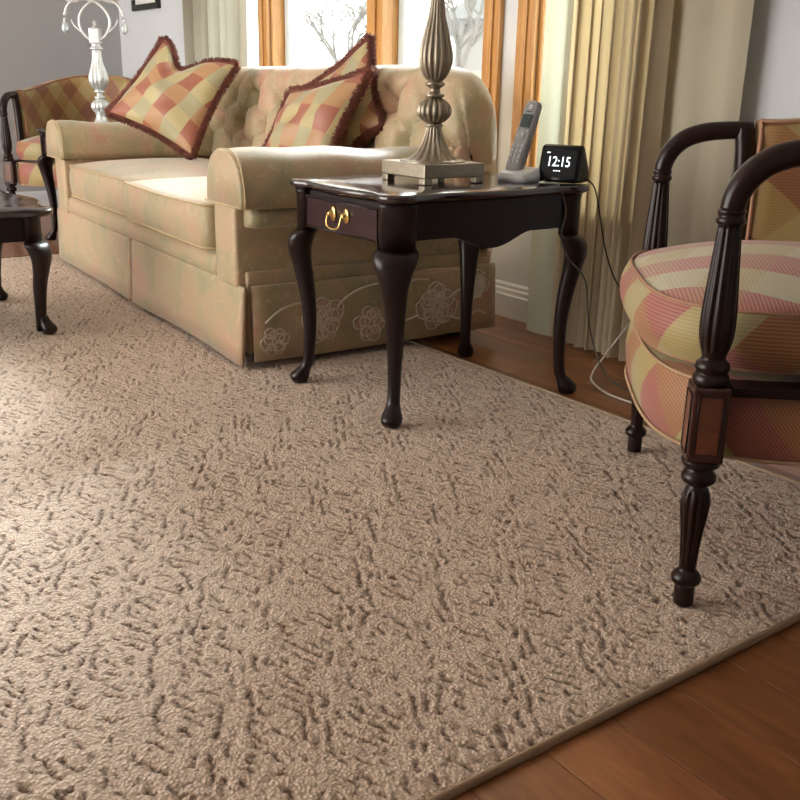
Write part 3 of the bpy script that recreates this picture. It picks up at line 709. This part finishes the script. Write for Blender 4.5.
# arms
def arm(x0, x1, outer):
    """outer = +1 when the outside of the arm faces +x"""
    sx = 1 if outer > 0 else -1
    xo = x1 if outer > 0 else x0; xi = x0 if outer > 0 else x1
    w = x1 - x0; xc = (x0 + x1) / 2
    # panel under the roll
    a_ = sbox('arm_panel', xc - w * 0.40 if outer > 0 else xc - w * 0.20, xc + w * 0.20 if outer > 0 else xc + w * 0.40, 0.002, 0.90, 0.25, 0.497, 'sofa', 0.012)
    # lower roll on the outside
    P = []
    n = 20
    for y in [0.03, 0.035, 0.06] + list(np.linspace(0.12, 0.88, 12)):
        k = 0.7 if y == 0.03 else (0.9 if y == 0.035 else 1.0)
        P.append([sl(xc + sx * w * 0.16 + k * w * 0.30 * math.copysign(abs(math.cos(t)) ** .8, math.cos(t)), y, 0.466 + k * 0.040 * math.copysign(abs(math.sin(t)) ** .8, math.sin(t))) for t in [2 * PI * j / n for j in range(n)]])
    surf('under_roll', P, 'sofa', sf, cu=True, caps=True)
    # padded roll with a fitted cap
    n = 26; P = []
    ys = [-0.012, -0.010, -0.004, 0.006] + list(np.linspace(0.05, 0.86, 18)) + [0.90]
    def sec(y, k):
        row = []
        wob = 0.004 * math.sin(9 * y + 2 * x0) + 0.003 * math.sin(23 * y)
        for j in range(n + 1):
            a = PI * j / n; c, s = math.cos(a), math.sin(a)
            px = 0.5 * w * math.copysign(abs(c) ** 0.72, c); pz = 0.155 * abs(s) ** 0.78
            zz = 0.495 + pz * (1 - 0.03 * y); 
            row.append(sl(xc + px * k + sx * 0.006, y, 0.495 + (zz - 0.495) * (0.94 + 0.06 * k) + wob * s))
        for j in range(1, 6): row.append(sl(xc - 0.5 * w * k * (1 - 2 * j / 6) + sx * 0.006, y, 0.494))
        return row
    for y in ys: P.append(sec(y, {-0.012: 0.90, -0.010: 0.955, -0.004: 0.985}.get(y, 1.0)))
    rl = surf('arm_roll', P, 'sofa', sf, cu=True, caps=True)
    pp = [Vector(p) + Vector((0, -0.003, 0)) for p in sec(0.004, 1.008)[:n + 1]]
    tube('piping', pp, 0.0035, 'sofapiping', rl, 6)
    hem = [sl(xo - sx * 0.0 , y, 0.494) for y in np.linspace(0.0, 0.88, 12)]
    tube('hem', [sl(xi, -0.010, 0.494), sl(xo, -0.010, 0.494)] + hem[1:], 0.004, 'sofapiping', rl, 6)
    return rl
armN = arm(-0.225, 0.035, 1)
armF = arm(-SW - 0.035, -SW + 0.225, -1)
# seat cushions
for x0, x1, yf, sd_ in ((-1.040, -0.232, -0.012, 1), (-1.892, -1.046, 0.012, 2)):
    out = rounded_rect(x1 - x0 - 0.006, 0.70, 0.045, 6, 0, 0, 10)
    cxs, cys = (x0 + x1) / 2, yf + 0.35
    ph1 = sd_ * 1.7
    def dent(v, ph1=ph1): return Vector((v.x, v.y, v.z + (0.006 * math.sin(7 * v.x + ph1) * math.cos(6 * v.y) if v.z > 0.44 else 0)))
    cu_ = puff('seat_cushion', out, 0.338, 0.472, 'sofa', sf, 0.035, 0.0, 0.010, 9, 0.012, sl(cxs, cys, 0), 2.6, (0, 0), dent)
    for z in (0.343, 0.471): tube('piping', [(x * 1.004, y * 1.006, z + (0.006 * math.sin(7 * x + ph1) * math.cos(6 * y) if z > .44 else 0)) for x, y in out], 0.0042, 'sofapiping', cu_, 6, True)
# tufted back
def back_profile():
    p = [(0.700, .36), (0.685, .44), (0.688, .52), (0.700, .60), (0.716, .68), (0.730, .755), (0.745, .825), (0.770, .874), (0.815, .900), (0.865, .896), (0.905, .860), (0.925, .79), (0.930, .68), (0.930, .50), (0.930, .28)]
    return smooth_prof(p, 4)
bp = back_profile()
cumb = [0.0]
for a, b in zip(bp, bp[1:]): cumb.append(cumb[-1] + math.dist(a, b))
buttons = []
for r_, zz in enumerate((0.555, 0.665, 0.775)):
    n = 9
    for k in range(n + (r_ % 2)):
        bx = -SW / 2 + (k - (n - 1 + (r_ % 2)) / 2) * 0.225
        if -SW + 0.02 < bx < -0.02: buttons.append((bx, zz))
NXB = 190; P = []
def back_pt(x, i):
    y, z = bp[i]
    t = (x + SW / 2) / (SW / 2 + 0.025)
    k = max(0.0, 1 - abs(t) ** 14) ** 0.35        # rounded ends
    zz = 0.36 + (z - 0.36) * (0.60 + 0.40 * k)
    yc = 0.82; yy = yc + (y - yc) * (0.55 + 0.45 * k)
    return Vector((x, yy, zz)), z, y
for i in range(len(bp)):
    row = []
    y0_, z0_ = bp[max(i - 1, 0)]; y1_, z1_ = bp[min(i + 1, len(bp) - 1)]
    nrm = Vector((0, -(z1_ - z0_), (y1_ - y0_))).normalized()
    front = cumb[i] < cumb[-1] * 0.56
    for j in range(NXB + 1):
        s = j / NXB; x = -SW - 0.025 + (SW + 0.05) * s
        p, z, y = back_pt(x, i)
        if front:
            d = 0.0
            # diamond creases between buttons, deep dimples at the buttons
            u = x / 0.225; v_ = (z - 0.555) / 0.22
            rowoff = 0.0
            c1 = abs(((u + v_ + 0.711) % 1.0) - 0.5); c2 = abs(((u - v_ + 0.711) % 1.0) - 0.5)
            cre = math.exp(-((0.5 - c1) / 0.06) ** 2) + math.exp(-((0.5 - c2) / 0.06) ** 2)
            fade = max(0.0, min(1.0, (z - 0.42) / 0.1)) * max(0.0, min(1.0, (0.89 - z) / 0.08))
            d -= 0.026 * min(cre, 1.2) * fade
            for bx, bz in buttons:
                dd = (x - bx) ** 2 + (z - bz) ** 2
                if dd < 0.02: d -= 0.050 * math.exp(-dd / 0.0018)
            p = p + nrm * d
        row.append(sl(*p))
    P.append(row)
bk = surf('back', P, 'sofa', sf, False, False, False)
# close the ends
for j in (0, NXB):
    ring = [Vector(P[i][j]) for i in range(len(bp))]
    c = sum(ring, Vector()) / len(ring); V = ring + [c]
    raw('back_end', V, [(k, k + 1, len(ring)) for k in range(len(ring) - 1)], 'sofa', bk)
for bx, bz in buttons:
    i = min(range(len(bp)), key=lambda q_: abs(bp[q_][1] - bz) + (9 if bp[q_][0] > .8 else 0))
    p, _, _ = back_pt(bx, i)
    b_ = lathe('button', [(0.004, -0.004), (.011, 0), (.010, .004), (.005, .006), (.0005, .0065)], 'sofa', bk, 12, sl(p.x, p.y + 0.050, p.z)); b_.rotation_euler = (R(80), 0, 0)
# embroidery on the near skirt and arm: raised thread work
def petal_flower(name, y, z, r, mat, x, parent, petals=9, rings=3, seed=0):
    rng = random.Random(seed); V, F = [], []
    for q_ in range(rings):
        rr = r * (1 - 0.28 * q_); n = petals - q_ 
        for k in range(n):
            a = 2 * PI * k / n + 0.4 * q_ + rng.uniform(-.25, .25); rj = 0.66 * rng.uniform(.8, 1.12); cy_, cz_ = y + rr * rj * math.cos(a), z + rr * rj * math.sin(a)
            pr = rr * 0.40 * rng.uniform(.7, 1.25)
            path = [(x + 0.0012 * q_, cy_ + pr * (1 + .12 * math.sin(5 * t)) * math.cos(t), cz_ + pr * math.sin(t)) for t in [2 * PI * m_ / 14 for m_ in range(14)]]
            v, f, _ = tube_data(path, 0.0026, 4, True); b = len(V); V += v; F += [tuple(b + k2 for k2 in t) for t in f]
    # filled disc beneath
    b = len(V); V.append(Vector((x + 0.0006, y, z)))
    for k in range(36):
        a = 2 * PI * k / 36; rr = r * (0.86 + 0.10 * math.cos(petals * a)); V.append(Vector((x - 0.0006, y + rr * math.cos(a), z + rr * math.sin(a))))
    F2 = [(b, b + 1 + k, b + 1 + (k + 1) % 36) for k in range(36)]
    o = raw(name, [sl(*v) for v in V], F + F2, mat, parent)
    if mat != 'embro_cream':
        o.data.materials.append(M['embro_cream'])
        for i, p in enumerate(o.data.polygons): p.material_index = 1 if i < len(F) else 0
    o['kind'] = 'stuff' if False else 'part'
    del o['kind']
    return o
SXO = 0.0045
petal_flower('embroidered_flower', 0.690, 0.140, 0.075, 'embro_rose', SXO, skn, 10, 3, 1)
petal_flower('embroidered_flower', 0.265, 0.140, 0.070, 'embro_pink', SXO, skn, 8, 3, 2)
petal_flower('embroidered_flower', 0.435, 0.110, 0.055, 'embro_pink', SXO, skn, 6, 2, 3)
petal_flower('embroidered_flower', 0.520, 0.205, 0.045, 'embro_pink', SXO, skn, 6, 2, 4)
petal_flower('embroidered_flower', 0.850, 0.190, 0.050, 'embro_cream', SXO, skn, 6, 2, 5)
petal_flower('embroidered_flower', 0.100, 0.090, 0.045, 'embro_pink', SXO, skn, 6, 2, 6)
def vine(pts, mat='embro_cream', r=0.0036): return tube('embroidered_vine', [sl(SXO, y, z) for y, z in smooth_prof(pts, 5)], r, mat, skn, 5)
vine([(0.315, 0.175), (0.35, 0.205), (0.41, 0.228), (0.48, 0.236), (0.52, 0.228)])
vine([(0.07, 0.15), (0.12, 0.185), (0.18, 0.20), (0.235, 0.19)])
vine([(0.475, 0.115), (0.55, 0.10), (0.62, 0.115)])
vine([(0.735, 0.160), (0.78, 0.185), (0.83, 0.20), (0.88, 0.235)])
vine([(0.74, 0.10), (0.80, 0.085), (0.86, 0.105), (0.90, 0.09)])
vine([(0.56, 0.22), (0.60, 0.235), (0.66, 0.23)])

# ------------------------------------------------------------------ cushions on the sofa
def pillow(name, cs, th, label, uvrot=0.0, chop=0.0, seed=0, thb=None, fr=0.019):
    """cs: four corners TL, TR, BR, BL in sofa coordinates; chop pulls the middle of the top edge down"""
    rot = Matrix.Rotation(SROT, 3, 'Z')
    C_ = [Vector(cN) + rot @ Vector(c) for c in cs]
    cen = sum(C_, Vector()) / 4; TL, TR, BR, BL = [c - cen for c in C_]
    nrm = (TR - BL).cross(TL - BR).normalized()
    if nrm.dot(Vector((0, 0, .83)) - cen) < 0: nrm = -nrm
    N = 26; rng = random.Random(seed); ph_ = [rng.uniform(0, 6) for _ in range(6)]
    W_ = (TR - TL).length; H_ = (TL - BL).length
    def base(u, v):
        # u,v in 0..1; edges drawn in between the pointed corners
        uu = 0.5 + (u - 0.5) * (1 - 0.10 * 4 * v * (1 - v)); vv = 0.5 + (v - 0.5) * (1 - 0.10 * 4 * u * (1 - u))
        p = (BL * (1 - uu) + BR * uu) * (1 - vv) + (TL * (1 - uu) + TR * uu) * vv
        if chop:
            g = math.exp(-((u - 0.42) / 0.20) ** 2) * max(0, vv - 0.2) ** 1.6 / 0.7
            p = p + ((BL + BR) / 2 - (TL + TR) / 2).normalized() * chop * g
        return p
    V, UV, F = [], [], []
    for side in (1, -1):
        for i in range(N + 1):
            for j in range(N + 1):
                u, v = j / N, i / N
                prof = (max(0, 4 * u * (1 - u)) ** 0.55) * (max(0, 4 * v * (1 - v)) ** 0.55)
                wr = 0.010 * prof * math.sin(9 * u + 5 * v + ph_[0]) + 0.006 * prof * math.sin(17 * v - 8 * u + ph_[1])
                d = prof * th * 0.5 + wr
                if chop: d -= 0.03 * prof * math.exp(-((u - 0.42) / 0.10) ** 2) * max(0, v - 0.35)
                V.append(base(u, v) + nrm * side * d)
                a, b = u * W_, v * H_; UV.append((a * math.cos(uvrot) - b * math.sin(uvrot), a * math.sin(uvrot) + b * math.cos(uvrot)))
    K = (N + 1) ** 2
    for i in range(N):
        for j in range(N):
            a = i * (N + 1) + j; q4 = (a, a + 1, a + N + 2, a + N + 1)
            F.append(q4); F.append(tuple(K + k for k in reversed(q4)))
    e = empty(name, cen); tag(e, label, 'cushion', 'checked cushions on the sofa')
    raw('cover', V, F, 'plaid', e, True, UV)
    # brush fringe all round
    path = [base(k / 30, 0) for k in range(30)] + [base(1, k / 30) for k in range(30)] + [base(1 - k / 30, 1) for k in range(30)] + [base(0, 1 - k / 30) for k in range(30)]
    v, f, _ = tube_data(path, fr * 0.55, 6, True); V, F = list(v), list(f)
    n = len(path)
    for k in range(n):
        p0, p1 = path[k], path[(k + 1) % n]; tg = (p1 - p0).normalized(); outw = tg.cross(nrm).normalized()
        if outw.dot((p0 + p1) / 2) < 0: outw = -outw
        for m_ in range(34):
            p = p0.lerp(p1, rng.random()); ang = rng.uniform(-1.7, 1.7)
            d = (outw * math.cos(ang) + nrm * math.sin(ang) + tg * rng.uniform(-.3, .3)).normalized()
            L = fr * rng.uniform(.95, 1.3); s1 = d.orthogonal().normalized() * fr * .11; s2 = d.cross(s1)
            b = len(V); V += [p + s1, p - s1 * .5 + s2, p - s1 * .5 - s2, p + d * L + s1 * .6, p + d * L - s1 * .6]
            F += [(b, b + 1, b + 3), (b + 1, b + 2, b + 4), (b + 2, b, b + 4), (b + 1, b + 4, b + 3), (b, b + 3, b + 4)]
    fo = raw('brush_fringe', V, F, 'fringe', e, True); fo['kind'] = 'stuff'
    return e
pillow('throw_pillow', [(-1.86, 0.47, 1.01), (-1.50, 0.665, 0.905), (-1.515, 0.445, 0.520), (-1.93, 0.215, 0.690)], 0.15, 'large chopped check cushion with rust fringe against the far sofa arm', R(10), 0.10, 3)
pillow('throw_pillow', [(-0.84, 0.585, 0.80), (-0.41, 0.680, 0.880), (-0.47, 0.530, 0.545), (-0.90, 0.470, 0.530)], 0.13, 'check cushion with rust fringe standing in front near the sofa arm', R(0), 0.0, 5)
pillow('throw_pillow', [(-0.90, 0.670, 0.80), (-0.575, 0.775, 0.995), (-0.40, 0.720, 0.700), (-0.58, 0.640, 0.545)], 0.10, 'check cushion whose peak rises behind the front cushion by the window', R(40), 0.0, 8)

# ------------------------------------------------------------------ barrel armchairs
def barrel_chair(loc, rz, z0, label):
    e = empty('barrel_armchair', (loc[0], loc[1], z0), rz); tag(e, label, 'armchair', 'matching barrel armchairs')
    HX = 0.359
    legp = smooth_prof([(.0155, 0), (.0165, .004), (.0165, .034), (.016, .036), (.023, .041), (.0245, .050), (.020, .058), (.0145, .064), (.0145, .075), (.017, .12), (.0225, .165), (.0238, .185), (.0205, .203), (.016, .212), (.016, .216), (.026, .222), (.0275, .232), (.022, .241), (.021, .246), (.030, .2515), (.030, .2605)], 3)
    postp = smooth_prof([(.0265, .3855), (.0285, .392), (.0265, .400), (.0235, .404), (.0265, .412), (.0245, .420), (.0185, .426), (.0195, .434), (.0235, .448), (.0265, .468), (.0262, .50), (.0235, .54), (.0200, .59), (.0172, .632)], 3)
    for s in (1, -1):
        lathe('front_leg', legp, 'mahog', e, 60, (s * HX, 0, 0), 10, 0.16, [(.08, .205)])
        bl = box('corner_block', (s * HX, 0, .323), (.057, .057, .1245), 'mahogred', e, .004)
        for (nx_, ny_, rzz) in ((s, 0, 90), (0, -1, 0)):
            pn = box('inlay_panel', (nx_ * .028, ny_ * .028, 0), (.034, .003, .092), 'burl', bl, .001); pn.rotation_euler = (0, 0, R(rzz))
            w, h = .0195, .049
            ln = tube('inlay_line', [(-w, -.0008, -h), (w, -.0008, -h), (w, -.0008, h), (-w, -.0008, h)], .0012, 'dark', bl, 5, True, (nx_ * .0287, ny_ * .0287, 0)); ln.rotation_euler = (0, 0, R(rzz))
        lathe('arm_post', postp, 'mahog', e, 70, (s * HX, 0, 0), 12, 0.15, [(.44, .628)])
        lathe('post_collar', smooth_prof([(.0172, .630), (.0212, .634), (.0212, .640), (.0185, .644), (.0202, .648), (.0202, .653)], 2), 'mahog', e, 24, (s * HX, 0, 0))
        path = smooth_prof([(s * HX, 0, .652), (s * HX, .004, .674), (s * HX, .018, .700), (s * (HX - .001), .044, .722), (s * (HX - .003), .082, .735), (s * (HX - .006), .128, .740), (s * (HX - .010), .176, .741)], 5)
        nP = len(path); rr = [(0.0180 + 0.003 * math.sin(PI * k / nP), 0.0180) for k in range(nP)]
        tube('arm', path, rr, 'mahog', e, 14)
        sp = smooth_prof([(s * (HX - .010), .160, .745), (s * (HX - .012), .161, .730), (s * (HX - .014), .165, .70), (s * (HX - .016), .170, .62), (s * (HX - .018), .170, .50), (s * (HX - .018), .168, .38), (s * (HX - .018), .166, .365)], 4)
        tube('stile', sp, [(0.021, 0.021)] * len(sp), 'mahog', e, 10)
        box('side_rail', (s * (HX - .012), .098, .376), (.045, .135, .018), 'mahog', e, .003)
        # splayed back legs
        tube('back_leg', [(s * .20, .50, .27), (s * .215, .53, .14), (s * .225, .58, .0)], [.024, .020, .015], 'mahog', e, 10)
    # plan of the seat: bowed front, straight sides, round back
    def plan(hw, bow, back, y0=0.0, n=64):
        pts = []
        for k in range(n):
            a = 2 * PI * k / n; c, s = math.cos(a), math.sin(a)
            x = hw * math.copysign(abs(c) ** 0.62, c)
            if s >= 0: y = 0.20 + (back - 0.20) * s ** 0.9
            else: y = 0.20 - (0.20 + bow) * abs(s) ** 0.55
            pts.append((x, y + y0))
        return pts
    base = plan(.345, .066, .60)
    sb = puff('seat_base', base, .252, .378, 'plaidchair', e, 0.0, 0.0, .010, 6, .012, center=(0, .22))
    for z in (.256, .374): tube('piping', [(x * 1.012, .22 + (y - .22) * 1.012, z) for x, y in base], .0032, 'piping', sb, 6, True)
    cp = plan(.318, .078, .52)
    cu_ = puff('seat_cushion', cp, .394, .492, 'plaidtop', e, .060, 0.0, .022, 10, .012, center=(0, .20), pillow=1.9)
    # the boxing of the cushion has its own run of the stripe
    n = len(cp); P = []
    for t in [k / 6 for k in range(7)]:
        z = .398 + .090 * t; off = .0225 * math.sin(PI * (0.06 + 0.88 * t)) ** .8 + .001
        row = []
        for x, y in cp:
            dx, dy = x, y - .20; L = math.hypot(dx, dy); k = 1 + off / L; row.append((dx * k, .20 + dy * k, z))
        P.append(row)
    P = [[P[i][j % n] for j in range(n + 1)] for i in range(len(P))]
    surf('boxing', P, 'plaidchair', cu_)
    for z in (.398, .490): tube('piping', [(x * 1.012, .20 + (y - .20) * 1.012, z) for x, y in cp], .0034, 'pipingrose', cu_, 6, True)
    # wrap-around back
    n = 48; P, Pi = [], []; rim_i, rim_o = [], []
    for k in range(n + 1):
        a = PI * k / n; c, s = math.cos(a), math.sin(a)
        cx_, cy_ = .338 * math.copysign(abs(c) ** .75, c), .185 + .415 * s ** .85
        top = .765 + .095 * s ** 1.6
        lean = .055 * s
        nn = Vector((c / .338, s / .415, 0)).normalized()
        def pt(off, z): 
            t = (z - .30) / .5
            return Vector((cx_, cy_, 0)) + nn * off + Vector((0, lean * t, 0)) + Vector((0, 0, z))
        inn = [pt(-.030, z) for z in (.30, .40, .50, .60, .70)] + [pt(-.034, top - .05), pt(-.028, top - .015)]
        tp = [pt(-.012, top), pt(.010, top)]
        out_ = [pt(.024, top - .015), pt(.030, top - .05), pt(.030, .60), pt(.028, .45), pt(.022, .26)]
        P.append(inn + tp + out_); rim_i.append(pt(-.024, top - .006)); rim_o.append(pt(.020, top - .006))
    V, F, UV = surf_data(P, cu=True, caps=True)
    m_ = len(P[0]); UV = [(k / n * 1.30, V[k * m_ + j].z) for k in range(n + 1) for j in range(m_)]
    bk_ = raw('backrest', V, F, 'plaidback', e, True, UV)
    tube('piping', [P[0][0]] + P[0][1:6] + rim_i + list(reversed(P[-1][0:6])), .0045, 'pipingrose', bk_, 6)
    tube('piping', list(reversed(P[0][10:])) + rim_o + P[-1][10:], .0045, 'pipingrose', bk_, 6)
    return e
chairN = barrel_chair((-1.138, 1.476), R(-42.4), 0.0145, 'striped barrel armchair with dark fluted arm posts at the right edge')
chairF = copy_tree(chairN); chairF.location = (-5.60, 1.76, 0.0); chairF.rotation_euler = (0, 0, R(55))
chairF['label'] = 'check barrel armchair in the far corner behind the silver lamp'

# ------------------------------------------------------------------ silver candelabra lamp on the far end table
l2 = empty('candelabra_lamp', (-5.085, 1.765, T1), R(54)); tag(l2, 'silver candelabra lamp with crystal drops on the far end table', 'lamp')
lathe('foot', smooth_prof([(.085, .0005), (.085, .012), (.060, .020), (.035, .040), (.026, .065), (.030, .078)], 3), 'silver', l2, 32)
lathe('fluted_ball', smooth_prof([(.020, .076), (.036, .088), (.047, .108), (.044, .128), (.026, .144), (.017, .150)], 4), 'silver', l2, 84, flutes=14, depth=.13, zr=[(.08, .146)])
lathe('collar', smooth_prof([(.016, .149), (.026, .153), (.026, .160), (.015, .166), (.016, .176), (.026, .182), (.026, .188), (.019, .192)], 3), 'silver', l2, 28)
lathe('fluted_vase', smooth_prof([(.019, .191), (.040, .215), (.050, .242), (.045, .275), (.031, .315), (.024, .355), (.024, .385)], 4), 'silver', l2, 84, flutes=14, depth=.13, zr=[(.196, .378)])
lathe('neck', smooth_prof([(.024, .384), (.032, .388), (.032, .396), (.024, .400), (.022, .412), (.028, .416)], 3), 'silver', l2, 28)
box('square_block', (0, 0, .452), (.052, .052, .072), 'silver', l2, .004)
lathe('finial', smooth_prof([(.022, .488), (.012, .496), (.006, .506), (.010, .514), (.001, .524)], 3), 'silver', l2, 16)
for s in (1, -1):
    p = [(s * -.024, s * .006, .432), (s * -.055, s * .006, .455), (s * -.078, s * .006, .505), (s * -.070, s * .006, .555), (s * -.030, s * .006, .600), (s * .030, s * .006, .622), (s * .085, s * .006, .620), (s * .128, s * .006, .590), (s * .145, s * .006, .545)]
    a_ = tube('scroll_arm', smooth_prof(p, 5), .0075, 'silver', l2, 8)
    tube('leaf_scroll', smooth_prof([(s * .045, s * .006, .622), (s * .11, s * .006, .608), (s * .150, s * .006, .64), (s * .155, s * .006, .68)], 4), [.006] * 6 + [.005] * 4 + [.003] * 3, 'silver', a_, 6)
    tube('leaf_scroll', smooth_prof([(s * -.070, s * .006, .47), (s * -.105, s * .006, .50), (s * -.118, s * .006, .53)], 4), [.006, .006, .005, .005, .004, .004, .003, .003, .002], 'silver', a_, 6)
    lathe('candle_cup', smooth_prof([(.008, .622), (.020, .632), (.024, .645), (.014, .652), (.017, .668), (.013, .690), (.013, .74)], 3), 'silver', l2, 20, (s * .062, s * .006, 0))
    lathe('crystal_drop', [(.002, .537), (.008, .533), (.010, .528), (.004, .522), (.012, .508), (.0185, .485), (.013, .468), (.001, .460)], 'crystal', l2, 8, (s * .147, s * .006, 0))
lathe('shade', [(.275, .640), (.17, .90), (.168, .898), (.272, .642)], 'shade', l2, 48)

# ------------------------------------------------------------------ picture on the wall
pf = empty('picture_frame', (-6.08, YW - 0.0005, 1.245)); tag(pf, 'black framed picture hanging above the far armchair', 'picture')
W_, H_, b_ = 0.42, 0.56, 0.035
for (cx_, cz_, sx_, sz_) in ((0, b_ / 2, W_, b_), (0, H_ - b_ / 2, W_, b_), (-W_ / 2 + b_ / 2, H_ / 2, b_, H_ - 2 * b_), (W_ / 2 - b_ / 2, H_ / 2, b_, H_ - 2 * b_)):
    box('frame_bar', (cx_, -.012, cz_), (sx_, .024, sz_), 'framewood', pf, .003)
box('print', (0, -.006, H_ / 2), (W_ - 2 * b_, .006, H_ - 2 * b_), 'paper', pf, 0)
